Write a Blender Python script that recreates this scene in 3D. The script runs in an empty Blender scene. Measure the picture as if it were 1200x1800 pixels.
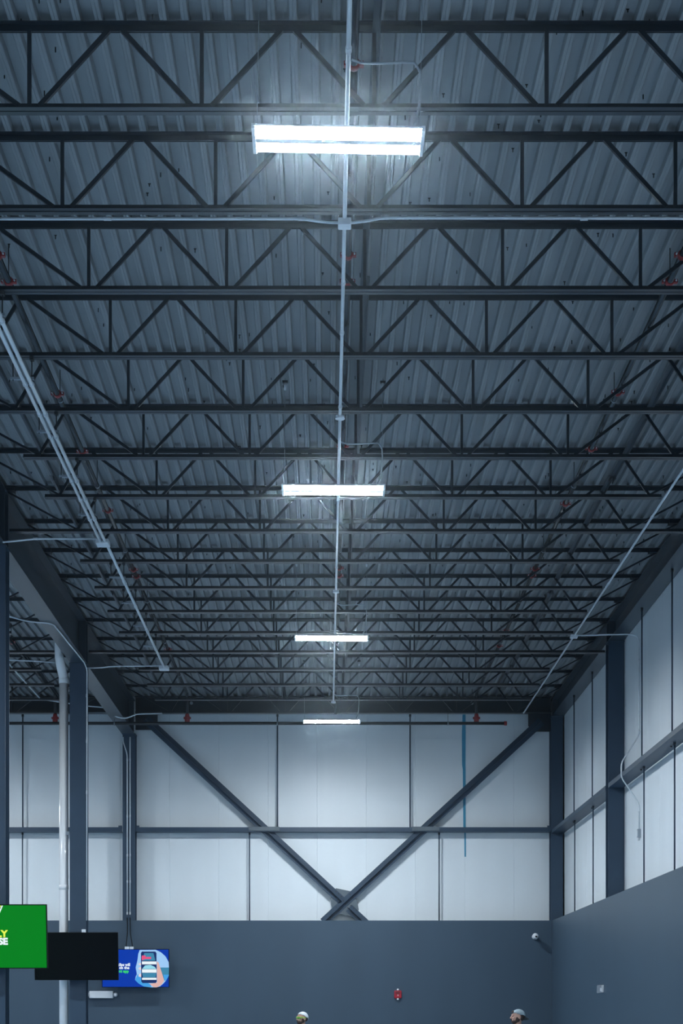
import bpy, bmesh, math, random
from mathutils import Vector, Matrix, Euler
random.seed(7)
SC = bpy.context.scene
COL = SC.collection
PI = math.pi

# ------------------------------------------------------------------ camera, world, exposure
F, VX, VY, E = 3028.0, 573.0, 1783.0, 1.6          # focal length in px, vanishing point, eye height
cam = bpy.data.cameras.new('camera'); camo = bpy.data.objects.new('camera', cam); COL.objects.link(camo)
camo.location = (0, 0, E); camo.rotation_euler = (PI/2, 0, 0)
cam.sensor_fit = 'AUTO'; cam.sensor_width = 36.0; cam.lens = F/1800*36
cam.shift_x = (600-VX)/1800; cam.shift_y = (VY-900)/1800
cam.clip_start = 0.05; cam.clip_end = 300
SC.camera = camo
w = bpy.data.worlds.new('world'); SC.world = w; w.use_nodes = True
w.node_tree.nodes['Background'].inputs[0].default_value = (0.35, 0.5, 0.7, 1)
w.node_tree.nodes['Background'].inputs[1].default_value = 0.02
# thin forward-scattering haze, added to stand in for lens glow around the lamps
hzn = w.node_tree.nodes.new('ShaderNodeVolumeScatter'); hzn.inputs['Color'].default_value = (.72, .88, 1, 1)
hzn.inputs['Density'].default_value = 0.001; hzn.inputs['Anisotropy'].default_value = .96
w.node_tree.links.new(hzn.outputs[0], w.node_tree.nodes['World Output'].inputs['Volume'])
w.cycles.homogeneous_volume = True
vs = SC.view_settings
vs.view_transform = 'Standard'; vs.look = 'None'; vs.gamma = 1.0; vs.use_curve_mapping = False
vs.exposure = 0.0
SC.cycles.use_denoising = True
SC.cycles.max_bounces = 4; SC.cycles.diffuse_bounces = 3; SC.cycles.glossy_bounces = 2
SC.cycles.use_adaptive_sampling = True; SC.cycles.adaptive_threshold = 0.14; SC.cycles.adaptive_min_samples = 16
SC.cycles.sample_clamp_indirect = 4.0
LAMP_COLOR = (0.85, 0.935, 1.0)
LAMP_POWER = 405.0

def P(px, py, d):                                   # a point d metres in front of the camera plane
    return Vector(((px-VX)*d/F, d, E+(VY-py)*d/F))

# ------------------------------------------------------------------ materials
def mat(name, col, rough=0.5, metal=0.0, var=0.0, vscale=(3, 3, 3), rand=0.0, bump=0.0, bscale=40, emit=None, strength=0, spec=0.5, wave=None, alpha=None):
    m = bpy.data.materials.new(name); m.use_nodes = True
    nt = m.node_tree; b = nt.nodes['Principled BSDF']
    b.inputs['Base Color'].default_value = (*col, 1)
    b.inputs['Roughness'].default_value = rough; b.inputs['Metallic'].default_value = metal
    b.inputs['Specular IOR Level'].default_value = spec
    tc = None
    if var or bump or wave or rand:
        tc = nt.nodes.new('ShaderNodeTexCoord')
    if var or rand:
        mp = nt.nodes.new('ShaderNodeMapping'); mp.inputs['Scale'].default_value = vscale
        nz = nt.nodes.new('ShaderNodeTexNoise'); nz.inputs['Scale'].default_value = 1.0; nz.inputs['Detail'].default_value = 6
        nt.links.new(tc.outputs['Object'], mp.inputs['Vector']); nt.links.new(mp.outputs['Vector'], nz.inputs['Vector'])
        oi = nt.nodes.new('ShaderNodeObjectInfo')
        mr = nt.nodes.new('ShaderNodeMapRange'); mr.inputs[1].default_value = .25; mr.inputs[2].default_value = .75
        mr.inputs[3].default_value = 1-var; mr.inputs[4].default_value = 1+var
        nt.links.new(nz.outputs['Fac'], mr.inputs[0])
        mr2 = nt.nodes.new('ShaderNodeMapRange'); mr2.inputs[3].default_value = 1-rand; mr2.inputs[4].default_value = 1+rand
        nt.links.new(oi.outputs['Random'], mr2.inputs[0])
        mu = nt.nodes.new('ShaderNodeMath'); mu.operation = 'MULTIPLY'
        nt.links.new(mr.outputs[0], mu.inputs[0]); nt.links.new(mr2.outputs[0], mu.inputs[1])
        vm = nt.nodes.new('ShaderNodeVectorMath'); vm.operation = 'SCALE'; vm.inputs[0].default_value = col
        nt.links.new(mu.outputs[0], vm.inputs['Scale']); nt.links.new(vm.outputs[0], b.inputs['Base Color'])
    if bump or wave:
        bp = nt.nodes.new('ShaderNodeBump'); bp.inputs['Strength'].default_value = bump or .3; bp.inputs['Distance'].default_value = .004
        if wave:
            wv = nt.nodes.new('ShaderNodeTexWave'); wv.bands_direction = wave[0]; wv.inputs['Scale'].default_value = wave[1]
            nt.links.new(tc.outputs['Object'], wv.inputs['Vector']); nt.links.new(wv.outputs['Fac'], bp.inputs['Height'])
        else:
            n2 = nt.nodes.new('ShaderNodeTexNoise'); n2.inputs['Scale'].default_value = bscale; n2.inputs['Detail'].default_value = 4
            nt.links.new(tc.outputs['Object'], n2.inputs['Vector']); nt.links.new(n2.outputs['Fac'], bp.inputs['Height'])
        nt.links.new(bp.outputs[0], b.inputs['Normal'])
    if emit:
        b.inputs['Emission Color'].default_value = (*emit, 1); b.inputs['Emission Strength'].default_value = strength
    if alpha is not None:
        b.inputs['Alpha'].default_value = alpha
    return m

M = {
 'deck':   mat('galvanised_deck', (.25, .27, .285), .5, .1, var=.2, vscale=(5, .5, 5), rand=.09, spec=.4),
 'screw':  mat('screw_steel', (.01, .015, .02), .6),
 'joist':  mat('joist_primer', (.008, .017, .028), .3, 0, var=.15, spec=.75),
 'girder': mat('girder_paint', (.034, .051, .07), .35, 0, var=.1, spec=.6),
 'column': mat('column_paint', (.03, .058, .096), .45, 0, var=.08, spec=.4),
 'panel':  mat('white_panel', (.74, .8, .84), .38, 0, var=.03, vscale=(3, 3, .4), rand=.015, wave=('X', 24), bump=.06, spec=.5),
 'panel_r':mat('white_panel_side', (.74, .8, .84), .38, 0, var=.03, vscale=(3, 3, .4), rand=.015, wave=('Y', 24), bump=.06, spec=.5),
 'dark':   mat('charcoal_wall_paint', (.05, .083, .121), .42, 0, var=.06, vscale=(1.5, 1.5, .4), bump=.08, bscale=60, spec=.35),
 'plain':  mat('plain_wall', (.3, .35, .4), .6),
 'floor':  mat('concrete_floor', (.215, .325, .435), .5, 0, var=.1, vscale=(.4, .4, .4)),
 'emt':    mat('galvanised_conduit', (.66, .72, .77), .35, .2, var=.08),
 'box':    mat('steel_box', (.68, .73, .78), .4, .15),
 'bracket':mat('bracket_steel', (.3, .35, .4), .4, .4),
 'pipe':   mat('black_pipe', (.018, .022, .027), .28, .3),
 'spr':    mat('sprinkler_pipe', (.05, .06, .07), .22, .75),
 'red':    mat('red_coupling', (.27, .022, .025), .4),
 'bolt':   mat('bright_bolt', (.7, .72, .75), .3, .6),
 'dbolt':  mat('dark_bolt', (.02, .025, .03), .5),
 'pvc':    mat('white_pvc', (.88, .9, .92), .14, 0, spec=.6),
 'cable':  mat('grey_cable', (.36, .41, .46), .4, .3),
 'black':  mat('black_plastic', (.003, .004, .005), .45, spec=.12),
 'blackscreen': mat('black_screen', (.0012, .002, .003), .2, spec=.1),
 'white':  mat('white_plastic', (.72, .76, .8), .35),
 'housing':mat('white_housing', (.6, .64, .68), .4),
 'lens':   mat('lit_lens', (.8, .8, .8), .4, emit=LAMP_COLOR, strength=LAMP_POWER),
 'blue':   mat('blue_film', (.05, .29, .46), .35, 0, var=.25, vscale=(8, 8, 1.2)),
 'gusset': mat('gusset_paint', (.1, .13, .155), .5),
 'alarm':  mat('alarm_red', (.42, .012, .03), .35),
 'strobe': mat('strobe_lens', (.75, .76, .8), .15),
 'skin':   mat('skin', (.52, .31, .24), .5, 0, var=.08, vscale=(20, 20, 20)),
 'hair':   mat('brown_hair', (.035, .02, .016), .7, bump=.4, bscale=120),
 'cap_w':  mat('white_cap', (.75, .8, .85), .7),
 'cap_g':  mat('grey_cap', (.26, .34, .39), .8, 0, var=.25, vscale=(18, 18, 18)),
 'cap_gd': mat('cap_brim', (.03, .045, .055), .8),
 'lime':   mat('lime_frame', (.28, .72, .05), .35),
 'shade':  mat('glasses_lens', (.02, .08, .03), .12),
 'shirt1': mat('grey_shirt', (.2, .22, .25), .8),
 'shirt2': mat('dark_shirt', (.02, .024, .03), .8),
 'trouser':mat('dark_trousers', (.03, .035, .05), .8),
 'shoe':   mat('shoes', (.05, .05, .055), .6),
 'eye':    mat('eye_dark', (.02, .015, .012), .2),
 'clear':  mat('clear_cover', (.55, .62, .7), .12, alpha=.3),
}
def screen(name, col, s=1.0):
    return mat(name, (.002, .002, .002), .4, emit=col, strength=s, spec=.05)
SCR = {
 'green': screen('screen_green', (.0, .215, .012)), 'yellow': screen('screen_yellow', (.82, .95, .10)), 'white': screen('screen_white', (.85, .95, 1.0)),
 'blue': screen('screen_blue', (.002, .042, .41)), 'pale': screen('screen_pale', (.34, .60, .93)), 'cyan': screen('screen_cyan', (.06, .36, .80)),
 'skin': screen('screen_skin', (.74, .45, .42)), 'skin2': screen('screen_skin_light', (.75, .66, .72)), 'navy': screen('screen_navy', (.01, .03, .14)),
 'pink': screen('screen_pink', (.8, .09, .22)), 'teal': screen('screen_teal', (.05, .25, .42)), 'sky': screen('screen_sky', (.3, .7, .85)), 'lime': screen('screen_lime', (.05, .8, .12)),
}

# ------------------------------------------------------------------ mesh helpers
class MB:
    def __init__(s): s.v = []; s.f = []; s.smooth = False
    def add(s, vs, fs):
        o = len(s.v); s.v += [Vector(p) for p in vs]; s.f += [tuple(i+o for i in f) for f in fs]; return s
    def box(s, a, b):
        x0, y0, z0 = a; x1, y1, z1 = b
        return s.add([(x0,y0,z0),(x1,y0,z0),(x1,y1,z0),(x0,y1,z0),(x0,y0,z1),(x1,y0,z1),(x1,y1,z1),(x0,y1,z1)],
                     [(0,3,2,1),(4,5,6,7),(0,1,5,4),(1,2,6,5),(2,3,7,6),(3,0,4,7)])
    def bbox(s, a, b, r):                            # box with chamfered edges along every side
        bm = bmesh.new(); bmesh.ops.create_cube(bm, size=1)
        c = [(a[i]+b[i])/2 for i in range(3)]; d = [b[i]-a[i] for i in range(3)]
        for v in bm.verts: v.co = Vector((c[0]+v.co.x*d[0], c[1]+v.co.y*d[1], c[2]+v.co.z*d[2]))
        bmesh.ops.bevel(bm, geom=bm.edges[:], offset=r, segments=2, affect='EDGES', profile=.6)
        bm.verts.index_update(); s.add([v.co.copy() for v in bm.verts], [tuple(v.index for v in f.verts) for f in bm.faces]); bm.free(); return s
    def bar(s, p0, p1, wd, ht, up=(0, 0, 1), off=(0, 0)):   # oriented box: wd across, ht along up
        p0 = Vector(p0); p1 = Vector(p1); t = (p1-p0).normalized(); u = Vector(up); sd = t.cross(u)
        if sd.length < 1e-6: sd = t.cross(Vector((1, 0, 0)))
        sd.normalize(); u = sd.cross(t).normalized(); vs = []
        for p in (p0, p1):
            for a, b in ((-1,-1),(1,-1),(1,1),(-1,1)):
                vs.append(p+sd*(a*wd/2+off[0])+u*(b*ht/2+off[1]))
        return s.add(vs, [(0,1,2,3),(7,6,5,4),(0,4,5,1),(1,5,6,2),(2,6,7,3),(3,7,4,0)])
    def tube(s, pts, r, n=8, caps=True):
        pts = [Vector(p) for p in pts]; rs = r if isinstance(r, (list, tuple)) else [r]*len(pts); vs = []; fs = []
        ref = None
        for i, p in enumerate(pts):
            t = ((pts[i+1]-p).normalized() if i < len(pts)-1 else Vector()) + ((p-pts[i-1]).normalized() if i else Vector())
            t.normalize()
            if ref is None: ref = Vector((0, 0, 1)) if abs(t.z) < .9 else Vector((1, 0, 0))
            a = t.cross(ref).normalized(); b = a.cross(t).normalized(); ref = b
            for k in range(n):
                q = 2*PI*k/n; vs.append(p+(a*math.cos(q)+b*math.sin(q))*rs[i])
        for i in range(len(pts)-1):
            for k in range(n):
                k2 = (k+1) % n; fs.append((i*n+k, i*n+k2, (i+1)*n+k2, (i+1)*n+k))
        if caps:
            fs.append(tuple(reversed(range(n)))); fs.append(tuple(range((len(pts)-1)*n, len(pts)*n)))
        s.smooth = True
        return s.add(vs, fs)
    def prism(s, poly, vec):
        n = len(poly); vec = Vector(vec); a = [Vector(p) for p in poly]
        return s.add(a+[p+vec for p in a], [tuple(range(n)), tuple(reversed(range(n, 2*n)))]+[(i, i+n, (i+1) % n+n, (i+1) % n) for i in range(n)])
    def ell(s, c, r, nu=16, nv=10, rot=None):
        c = Vector(c); vs = []; fs = []
        for j in range(nv+1):
            th = PI*j/nv
            for i in range(nu):
                ph = 2*PI*i/nu; p = Vector((r[0]*math.sin(th)*math.cos(ph), r[1]*math.sin(th)*math.sin(ph), r[2]*math.cos(th)))
                if rot: p.rotate(rot)
                vs.append(c+p)
        for j in range(nv):
            for i in range(nu):
                i2 = (i+1) % nu; fs.append((j*nu+i, (j+1)*nu+i, (j+1)*nu+i2, j*nu+i2))
        s.smooth = True
        return s.add(vs, fs)
    def capsule(s, p0, p1, r0, r1, n=12):
        p0 = Vector(p0); p1 = Vector(p1)
        s.tube([p0, p1], [r0, r1], n); s.ell(p0, (r0,)*3, n, 8); s.ell(p1, (r1,)*3, n, 8); return s
    def mesh(s, name, m, origin=(0, 0, 0)):
        o = Vector(origin); me = bpy.data.meshes.new(name)
        me.from_pydata([v-o for v in s.v], [], s.f); me.materials.append(m)
        bm = bmesh.new(); bm.from_mesh(me); bmesh.ops.recalc_face_normals(bm, faces=bm.faces[:]); bm.to_mesh(me); bm.free()
        if s.smooth:
            for p in me.polygons: p.use_smooth = len(p.vertices) == 4
        me.update(); return me
    def build(s, name, m, parent=None, origin=None):
        if origin is None:
            if parent is not None: origin = wloc(parent)
            else:
                xs = [v.x for v in s.v]; ys = [v.y for v in s.v]; zs = [v.z for v in s.v]
                origin = ((min(xs)+max(xs))/2, (min(ys)+max(ys))/2, min(zs))
        o = bpy.data.objects.new(name, s.mesh(name, m, origin)); COL.objects.link(o)
        if parent is not None: o.parent = parent
        else: o.location = origin
        return o
def wloc(o):
    v = Vector()
    while o is not None: v += Vector(o.location); o = o.parent
    return v
def tag(o, label, cat, group=None):
    o['label'] = label; o['category'] = cat
    if group: o['group'] = group
    return o
def thing(name, loc, label, cat, group=None):
    o = bpy.data.objects.new(name, None); COL.objects.link(o); o.location = loc; o.empty_display_size = .1
    return tag(o, label, cat, group)
def inst(name, me, parent, loc=(0, 0, 0)):
    o = bpy.data.objects.new(name, me); COL.objects.link(o); o.location = loc
    if parent is not None: o.parent = parent
    return o
def struct(o): o['kind'] = 'structure'; return o
def lab(o, l): o['label'] = l; return o
ORD = ['first','second','third','fourth','fifth','sixth','seventh','eighth','ninth','tenth','eleventh','twelfth','thirteenth','fourteenth','fifteenth','sixteenth','seventeenth']

# ------------------------------------------------------------------ room geometry
HJ = E+6.39                       # underside of the joists' bottom chords
TJ = E+7.0                        # top of joists, underside of deck ribs
JS = 1.524
JY = [12.14+JS*i+.05 for i in range(17)]
XL, XR = -4.36, 5.08              # girder lines
FARW = 38.21                      # inside face of the far wall panels
RW = 5.25                         # inside face of the right wall panels
XMIN, YMIN = -14.0, -9.0
ZT = TJ+.25

# ---- floor, plain outer walls out of view
struct(MB().box((XMIN, YMIN, -.15), (RW+.3, FARW+.3, 0)).build('floor', M['floor']))
struct(MB().box((XMIN-.15, YMIN, 0), (XMIN, FARW+.3, ZT)).build('wall_left', M['plain']))
struct(MB().box((XMIN, YMIN-.15, 0), (RW+.3, YMIN, ZT)).build('wall_front', M['plain']))

# ---- far wall: charcoal boarding below, white insulated panels above
wb = struct(MB().box((XMIN, 37.72, 0), (4.944, 37.75, 3.655)).build('wall_back', M['dark']))
lab(wb, 'charcoal painted lower boarding of the far wall')
pw = 86.4*FARW/F
bp = MB()
bp.prism([(0, 0, 0), (.008, -.006, 0), (pw-.008, -.006, 0), (pw, 0, 0), (pw, .1, 0), (0, .1, 0)], (0, 0, ZT-2.8))
pm = bp.mesh('wall_panel', M['panel'])
x0 = (298-VX)*FARW/F
k0 = math.floor((XMIN-x0)/pw)
wbl = wloc(wb)
for k in range(k0, 40):
    x = x0+k*pw
    if x < XMIN-.6 or x > RW: continue
    inst('wall_panel', pm, wb, Vector((x, FARW, 2.8))-wbl)
# ---- right wall
wr = struct(MB().box((4.945, YMIN, 0), (4.955, 37.72, 3.655)).build('wall_right', M['dark']))
lab(wr, 'charcoal painted lower boarding of the right wall')
bp = MB()
bp.prism([(0, 0, 0), (-.006, .008, 0), (-.006, pw-.008, 0), (0, pw, 0), (.1, pw, 0), (.1, 0, 0)], (0, 0, ZT-2.8))
pmr = bp.mesh('wall_panel', M['panel_r'])
wrl = wloc(wr)
k = 0
while FARW-.25-(k+1)*pw > YMIN-1:
    inst('wall_panel', pmr, wr, Vector((RW, FARW-.25-(k+1)*pw, 2.8))-wrl); k += 1

# ---- ceiling: ribbed metal deck, one sheet beside the next
PIT, DEP, RB, RT = .1524, .052, .060, .070          # pitch, depth, rib bottom width, rib opening width
ceil = struct(MB().box((XMIN, YMIN, TJ+.075), (RW+.3, FARW+.3, TJ+.2)).build('ceiling', M['deck']))
cl = wloc(ceil)
SW = PIT*6
prof = []
for i in range(6):
    c = PIT*(i+.5)
    prof += [(c-RT/2, DEP), (c-RB/2+.004, .003), (c-RB/2+.009, 0), (c-.004, 0), (c, .003), (c+.004, 0), (c+RB/2-.009, 0), (c+RB/2-.004, .003), (c+RT/2, DEP)]
prof = [(0, DEP)]+prof+[(SW, DEP)]
sh = MB(); n = len(prof)
top = [(p[0], DEP+.03) for p in prof]
ring = prof+[(SW, DEP+.03), (0, DEP+.03)]
sh.prism([(x, YMIN, z) for x, z in ring], (0, FARW+.1-YMIN, 0))
shm = sh.mesh('deck_sheet', M['deck'])
x = -13.9
x = .15-SW*16
while x < RW+.2:
    inst('deck_sheet', shm, ceil, Vector((x, 0, TJ))-cl); x += SW
# insulation screws poking through the deck
sc = MB()
for i in range(1500):
    xx = random.uniform(-5.5, 5.2); yy = 9+20*random.random()**1.15
    q = ((xx-.15) % PIT)/PIT
    if abs(q-.5) < .3: continue
    h = random.uniform(.022, .04); a = .0042
    sc.box((xx-a, yy-a, TJ+DEP-h), (xx+a, yy+a, TJ+DEP+.004))
    if random.random() < .4: sc.box((xx-a*2.6, yy-a, TJ+DEP-.006), (xx+a*2.6, yy+a, TJ+DEP+.002))
so = sc.build('roofing_screw', M['screw'], ceil); so['kind'] = 'stuff'; lab(so, 'dark tips of roofing screws poking through the deck')

# ------------------------------------------------------------------ columns and girders (wide-flange steel)
def hcol(mb, x0, x1, y0, y1, z0, z1, tf=.018, tw=.014):     # flanges face the camera
    mb.box((x0, y0, z0), (x1, y0+tf, z1)); mb.box((x0, y1-tf, z0), (x1, y1, z1))
    xm = (x0+x1)/2; mb.box((xm-tw/2, y0+tf, z0), (xm+tw/2, y1-tf, z1)); return mb
def column(x0, x1, y0, z1, label, group=None):
    t = thing('steel_column', ((x0+x1)/2, y0+.15, 0), label, 'column', group)
    hcol(MB(), x0, x1, y0, y0+.3, .02, z1).build('shaft', M['column'], t)
    MB().box((x0-.03, y0-.03, 0), (x1+.03, y0+.33, .02)).build('base_plate', M['column'], t)
    MB().box((x0-.01, y0-.01, z1), (x1+.01, y0+.31, z1+.02)).build('cap_plate', M['column'], t)
    return t
GL0 = E+6.18                      # underside of the left girder
GR0 = E+6.57                      # underside of the right girder and far wall beam
CY = [22.66, 30.28, 37.90]
column(-4.505, -4.22, CY[0], GL0-.02, 'dark grey steel column at the left edge, behind the green screen', 'left columns')
column(-4.505, -4.22, CY[1], GL0-.02, 'dark grey steel column beside the white drain pipe, behind the black screen', 'left columns')
column(-4.475, -4.2, CY[2], GL0-.02, 'far wall steel column carrying two thin conduits, above the blue screen', 'left columns')
column(4.96, 5.235, CY[0], GR0-.02, 'grey steel column on the right wall, nearest the camera, beyond the frame', 'right columns')
column(4.96, 5.235, CY[1], GR0-.02, 'grey steel column standing against the right wall between white panels', 'right columns')
column(4.945, 5.21, CY[2], GR0-.02, 'grey steel corner column where far and right walls meet', 'right columns')

def girder(xc, y0, y1, z0, z1, bf, label, group):
    tf = .02
    mb = MB().box((xc-bf/2, y0, z0), (xc+bf/2, y1, z0+tf)).box((xc-bf/2, y0, z1-tf), (xc+bf/2, y1, z1)).box((xc-.008, y0, z0+tf), (xc+.008, y1, z1-tf))
    t = thing('steel_girder', (xc, (y0+y1)/2, z0), label, 'beam', group)
    mb.build('beam_section', M['girder'], t)
    for yy in (y0+.12, y1-.12):
        for s in (-1, 1):
            MB().box((xc+s*.01, yy-.006, z0+tf), (xc+s*(bf/2-.01), yy+.006, z1-tf)).build('stiffener_plate', M['girder'], t)
    return t
GT = TJ-.065
girder(XL, 7.55, 15.16, GL0, GT, .28, 'deep grey girder over the left columns, nearest span outside the frame', 'left girders')
girder(XL, 15.18, 22.80, GL0, GT, .28, 'deep grey girder over the left columns, span before the frame edge', 'left girders')
girder(XL, 22.82, 30.42, GL0, GT, .28, 'deep grey girder running from the left edge to the drain pipe column', 'left girders')
girder(XL, 30.44, 38.05, GL0, GT, .28, 'deep grey girder from the drain pipe column to the far wall', 'left girders')
girder(XR+.02, 15.18, 22.80, GR0, GT, .27, 'shallow grey eave beam on the right wall, span outside the frame', 'right eave beams')
girder(XR+.02, 22.82, 30.42, GR0, GT, .27, 'shallow grey eave beam on the right wall, nearer of two spans', 'right eave beams')
girder(XR+.02, 30.44, 38.05, GR0, GT, .27, 'shallow grey eave beam on the right wall, farther span to the corner', 'right eave beams')
def xbeam(x0, x1, label):
    t = thing('wall_beam', ((x0+x1)/2, 38.0, E+6.64), label, 'beam', 'far wall beams')
    z0, z1, y0, y1 = E+6.64, GT+.06, 37.86, 38.12
    MB().box((x0, y0, z0), (x1, y1, z0+.018)).box((x0, y0, z1-.018), (x1, y1, z1)).box((x0, (y0+y1)/2-.006, z0+.018), (x1, (y0+y1)/2+.006, z1-.018)).build('beam_section', M['joist'], t)
    return t
xbeam(-4.2, 4.945, 'dark beam along the top of the far wall, above the cross bracing')
xbeam(-13.9, -4.52, 'dark beam along the top of the far wall in the left bay')

# ------------------------------------------------------------------ open-web joists
LEG, GAP, TH = .05, .012, .006
def dangle(mb, x0, x1, z, down):         # two back-to-back angles; z is the outer face of the flat legs
    s = -1 if down else 1
    for d in (-1, 1):
        a, b = sorted((d*GAP/2, d*(GAP/2+LEG))); zz = sorted((z, z+s*TH)); mb.box((x0, a, zz[0]), (x1, b, zz[1]))
        a, b = sorted((d*GAP/2, d*(GAP/2+TH))); zz = sorted((z+s*TH, z+s*LEG)); mb.box((x0, a, zz[0]), (x1, b, zz[1]))
VERT = [.34+1.219*k for k in range(-2, 3)]
TOPN = [-2.95, -1.49, -.27, .95, 2.17, 3.6]
ZB, ZTc = .055, .555                     # where web members meet the chords, from the joist underside
def mk(fn):
    mb = MB(); fn(mb); return mb
top_me = mk(lambda b: dangle(b, XL+.01, XR-.01, .61, True)).mesh('top_chord', M['joist'])
bot_me = mk(lambda b: dangle(b, -3.48, 4.15, 0, False)).mesh('bottom_chord', M['joist'])
tie_me = mk(lambda b: dangle(b, XL+.16, 4.93, 0, False)).mesh('bottom_chord', M['joist'])
seat_me = mk(lambda b: (b.box((-.11, -.06, .545), (.11, -.045, .605)), b.box((-.11, .045, .545), (.11, .06, .605)), b.box((-.11, -.075, .545), (.11, .075, .553)))).mesh('bearing_seat', M['joist'])
ver_me = mk(lambda b: b.box((-.014, -.014, ZB-.03), (.014, .014, ZTc+.03))).mesh('web_vertical', M['joist'])
def diag_me(dx, wdt=.032):
    return mk(lambda b: b.bar((0, 0, ZB-.02), (dx, 0, ZTc+.02), .03, wdt, up=(0, 0, 1))).mesh('web_diagonal', M['joist'])
DIA = []
bots = [-3.3]+VERT+[4.0]
for i, v in enumerate(bots):
    for tn in TOPN:
        if abs(tn-v) < 1.0:
            s = 1 if tn > v else -1
            b = v+s*.07; t = tn-s*.045
            if i in (0, len(bots)-1): b = v; t = tn-s*.03
            DIA.append((b, t-b))
dia_me = {}
for b, d in DIA: dia_me.setdefault(round(d, 3), diag_me(d))
rodL = mk(lambda b: b.bar((XL+.1, 0, .56), (-3.3, 0, .04), .024, .024)).mesh('end_web_rod', M['joist'])
rodR = mk(lambda b: b.bar((XR-.1, 0, .56), (4.0, 0, .04), .024, .024)).mesh('end_web_rod', M['joist'])
def joist(y, dx, mirror, label, group, tie=False):
    t = thing('open_web_joist', (dx, y, HJ), label, 'joist', group)
    inst('top_chord', top_me, t); inst('bottom_chord', tie_me if tie else bot_me, t)
    for v in VERT: inst('web_vertical', ver_me, t, (v, 0, 0))
    for b, d in DIA: inst('web_diagonal', dia_me[round(d, 3)], t, (b, 0, 0))
    inst('end_web_rod', rodL, t); inst('end_web_rod', rodR, t)
    for sx in (XL+.125, XR-.125): inst('bearing_seat', seat_me, t, (sx, 0, 0))
    return t
for i, y in enumerate(JY):
    if i == 0: l = 'dark open-web steel joist nearest the camera, topmost in the photo'
    elif i == 16: l = 'dark open-web steel joist farthest away, beside the far wall beam'
    else: l = 'dark open-web steel joist over the main bay, %s counted from the nearest' % ORD[i]
    joist(y, 0, False, l, 'main bay roof joists', tie=i in (2, 7, 12))
for i in range(8, 17):
    l = 'dark open-web joist in the left bay, %s from the far wall' % ORD[16-i]
    joist(JY[i], XL-XR, False, l, 'left bay roof joists', tie=i in (12,))
# joist bridging angles running from joist to joist under the top chords
def bridging(x, label):
    t = thing('bridging_angle', (x, 25, TJ-.06), label, 'bridging', 'joist bridging')
    y = 10.2; i = 0
    while y < 37:
        y1 = min(y+6.2, 37.4); o = .028*(i % 2)
        MB().box((x-.045+o, y, TJ-.062), (x+.012+o, y1, TJ-.057)).box((x+.007+o, y, TJ-.115), (x+.012+o, y1, TJ-.062)).build('angle_length', M['girder'], t)
        y = y1-.2; i += 1
    return t
bridging(.37, 'grey bridging angle along the roof just right of the middle conduit')
bridging(-3.52, 'dark bridging angle under the deck near the left girder')
bridging(3.68, 'dark bridging angle under the deck near the right wall')

# ------------------------------------------------------------------ far wall girts, rods, bracing
def girt(a, b, label, group, axis):
    if axis == 'x':
        x0, x1, y, z = a, b, 37.93, E+4.02
        t = thing('wall_girt', ((x0+x1)/2, y, z), label, 'girt', group)
        MB().box((x0, y, z), (x1, y+.008, z+.1)).box((x0, y+.008, z), (x1, y+.22, z+.008)).box((x0, y+.008, z+.092), (x1, y+.06, z+.1)).build('channel', M['column'], t)
        for xx in (x0+.04, x1-.04): MB().box((xx-.04, y-.012, z+.09), (xx+.04, y+.0, z+.135)).build('end_clip', M['column'], t)
    else:
        y0, y1, x, z = a, b, 4.955, E+3.98
        t = thing('wall_girt', (x, (y0+y1)/2, z), label, 'girt', group)
        MB().box((x, y0, z), (x+.008, y1, z+.08)).box((x+.008, y0, z), (x+.265, y1, z+.008)).box((x+.008, y0, z+.072), (x+.05, y1, z+.08)).build('channel', M['column'], t)
        for k in (1, 2):
            yy = y0+(y1-y0)*k/3
            for dy in (-.09, .09):
                MB().tube([(x+.15, yy+dy, z-.03), (x+.15, yy+dy, z-.005)], .014, 6).build('rod_nut', M['dbolt'], t)
    return t
girt(-4.19, 4.945, 'horizontal grey girt across the far wall behind the cross brace', 'far wall girts', 'x')
girt(-13.9, -4.49, 'horizontal grey girt on the far wall in the left bay', 'far wall girts', 'x')
girt(CY[1]+.31, CY[2]-.01, 'grey girt channel on the right wall between column and corner', 'right wall girts', 'y')
girt(CY[0]+.31, CY[1]-.01, 'grey girt channel on the right wall nearer than the wall column', 'right wall girts', 'y')
sp = tag(MB().box(((437-VX)*.01253, 37.905, E+4.04), ((491-VX)*.01253, 37.925, E+4.13)).build('splice_plate', M['gusset']), 'small splice plate on the far girt by the left brace', 'plate')
sp2 = tag(MB().box(((724-VX)*.01253, 37.905, E+4.04), ((772-VX)*.01253, 37.925, E+4.13)).build('splice_plate', M['gusset']), 'small splice plate on the far girt by the right brace', 'plate')
def rod(x, y, z0, z1, label, r=.0125):
    t = thing('sag_rod', (x, y, z0), label, 'rod', 'thin vertical wall rods')
    MB().tube([(x, y, z0), (x, y, z1)], r, 8).build('bar', M['column'], t)
    MB().tube([(x, y, z1-.05), (x, y, z1)], r*1.7, 6).build('nut', M['dbolt'], t)
gz = E+4.02
def fx(px, y=38.08): return (px-VX)*y/F
rod(fx(487.5), 38.08, gz+.1, E+6.63, 'thin dark rod on the far wall, upper left of the brace centre', .016)
rod(fx(720.5), 38.08, gz+.1, E+6.63, 'thin dark rod on the far wall, upper right of the brace centre', .016)
rod(fx(438.5), 38.08, 3.5, gz, 'thin rod on the far wall under the girt, left of the gusset', .014)
rod(fx(771.5), 38.08, 3.5, gz, 'thin rod on the far wall under the girt, right of the gusset', .014)
rod(fx(40), 38.08, gz+.1, E+6.63, 'thin dark rod above the girt in the left bay', .016)
rod(fx(39.5), 38.08, 3.5, gz, 'thin dark rod below the girt in the left bay', .014)
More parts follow.
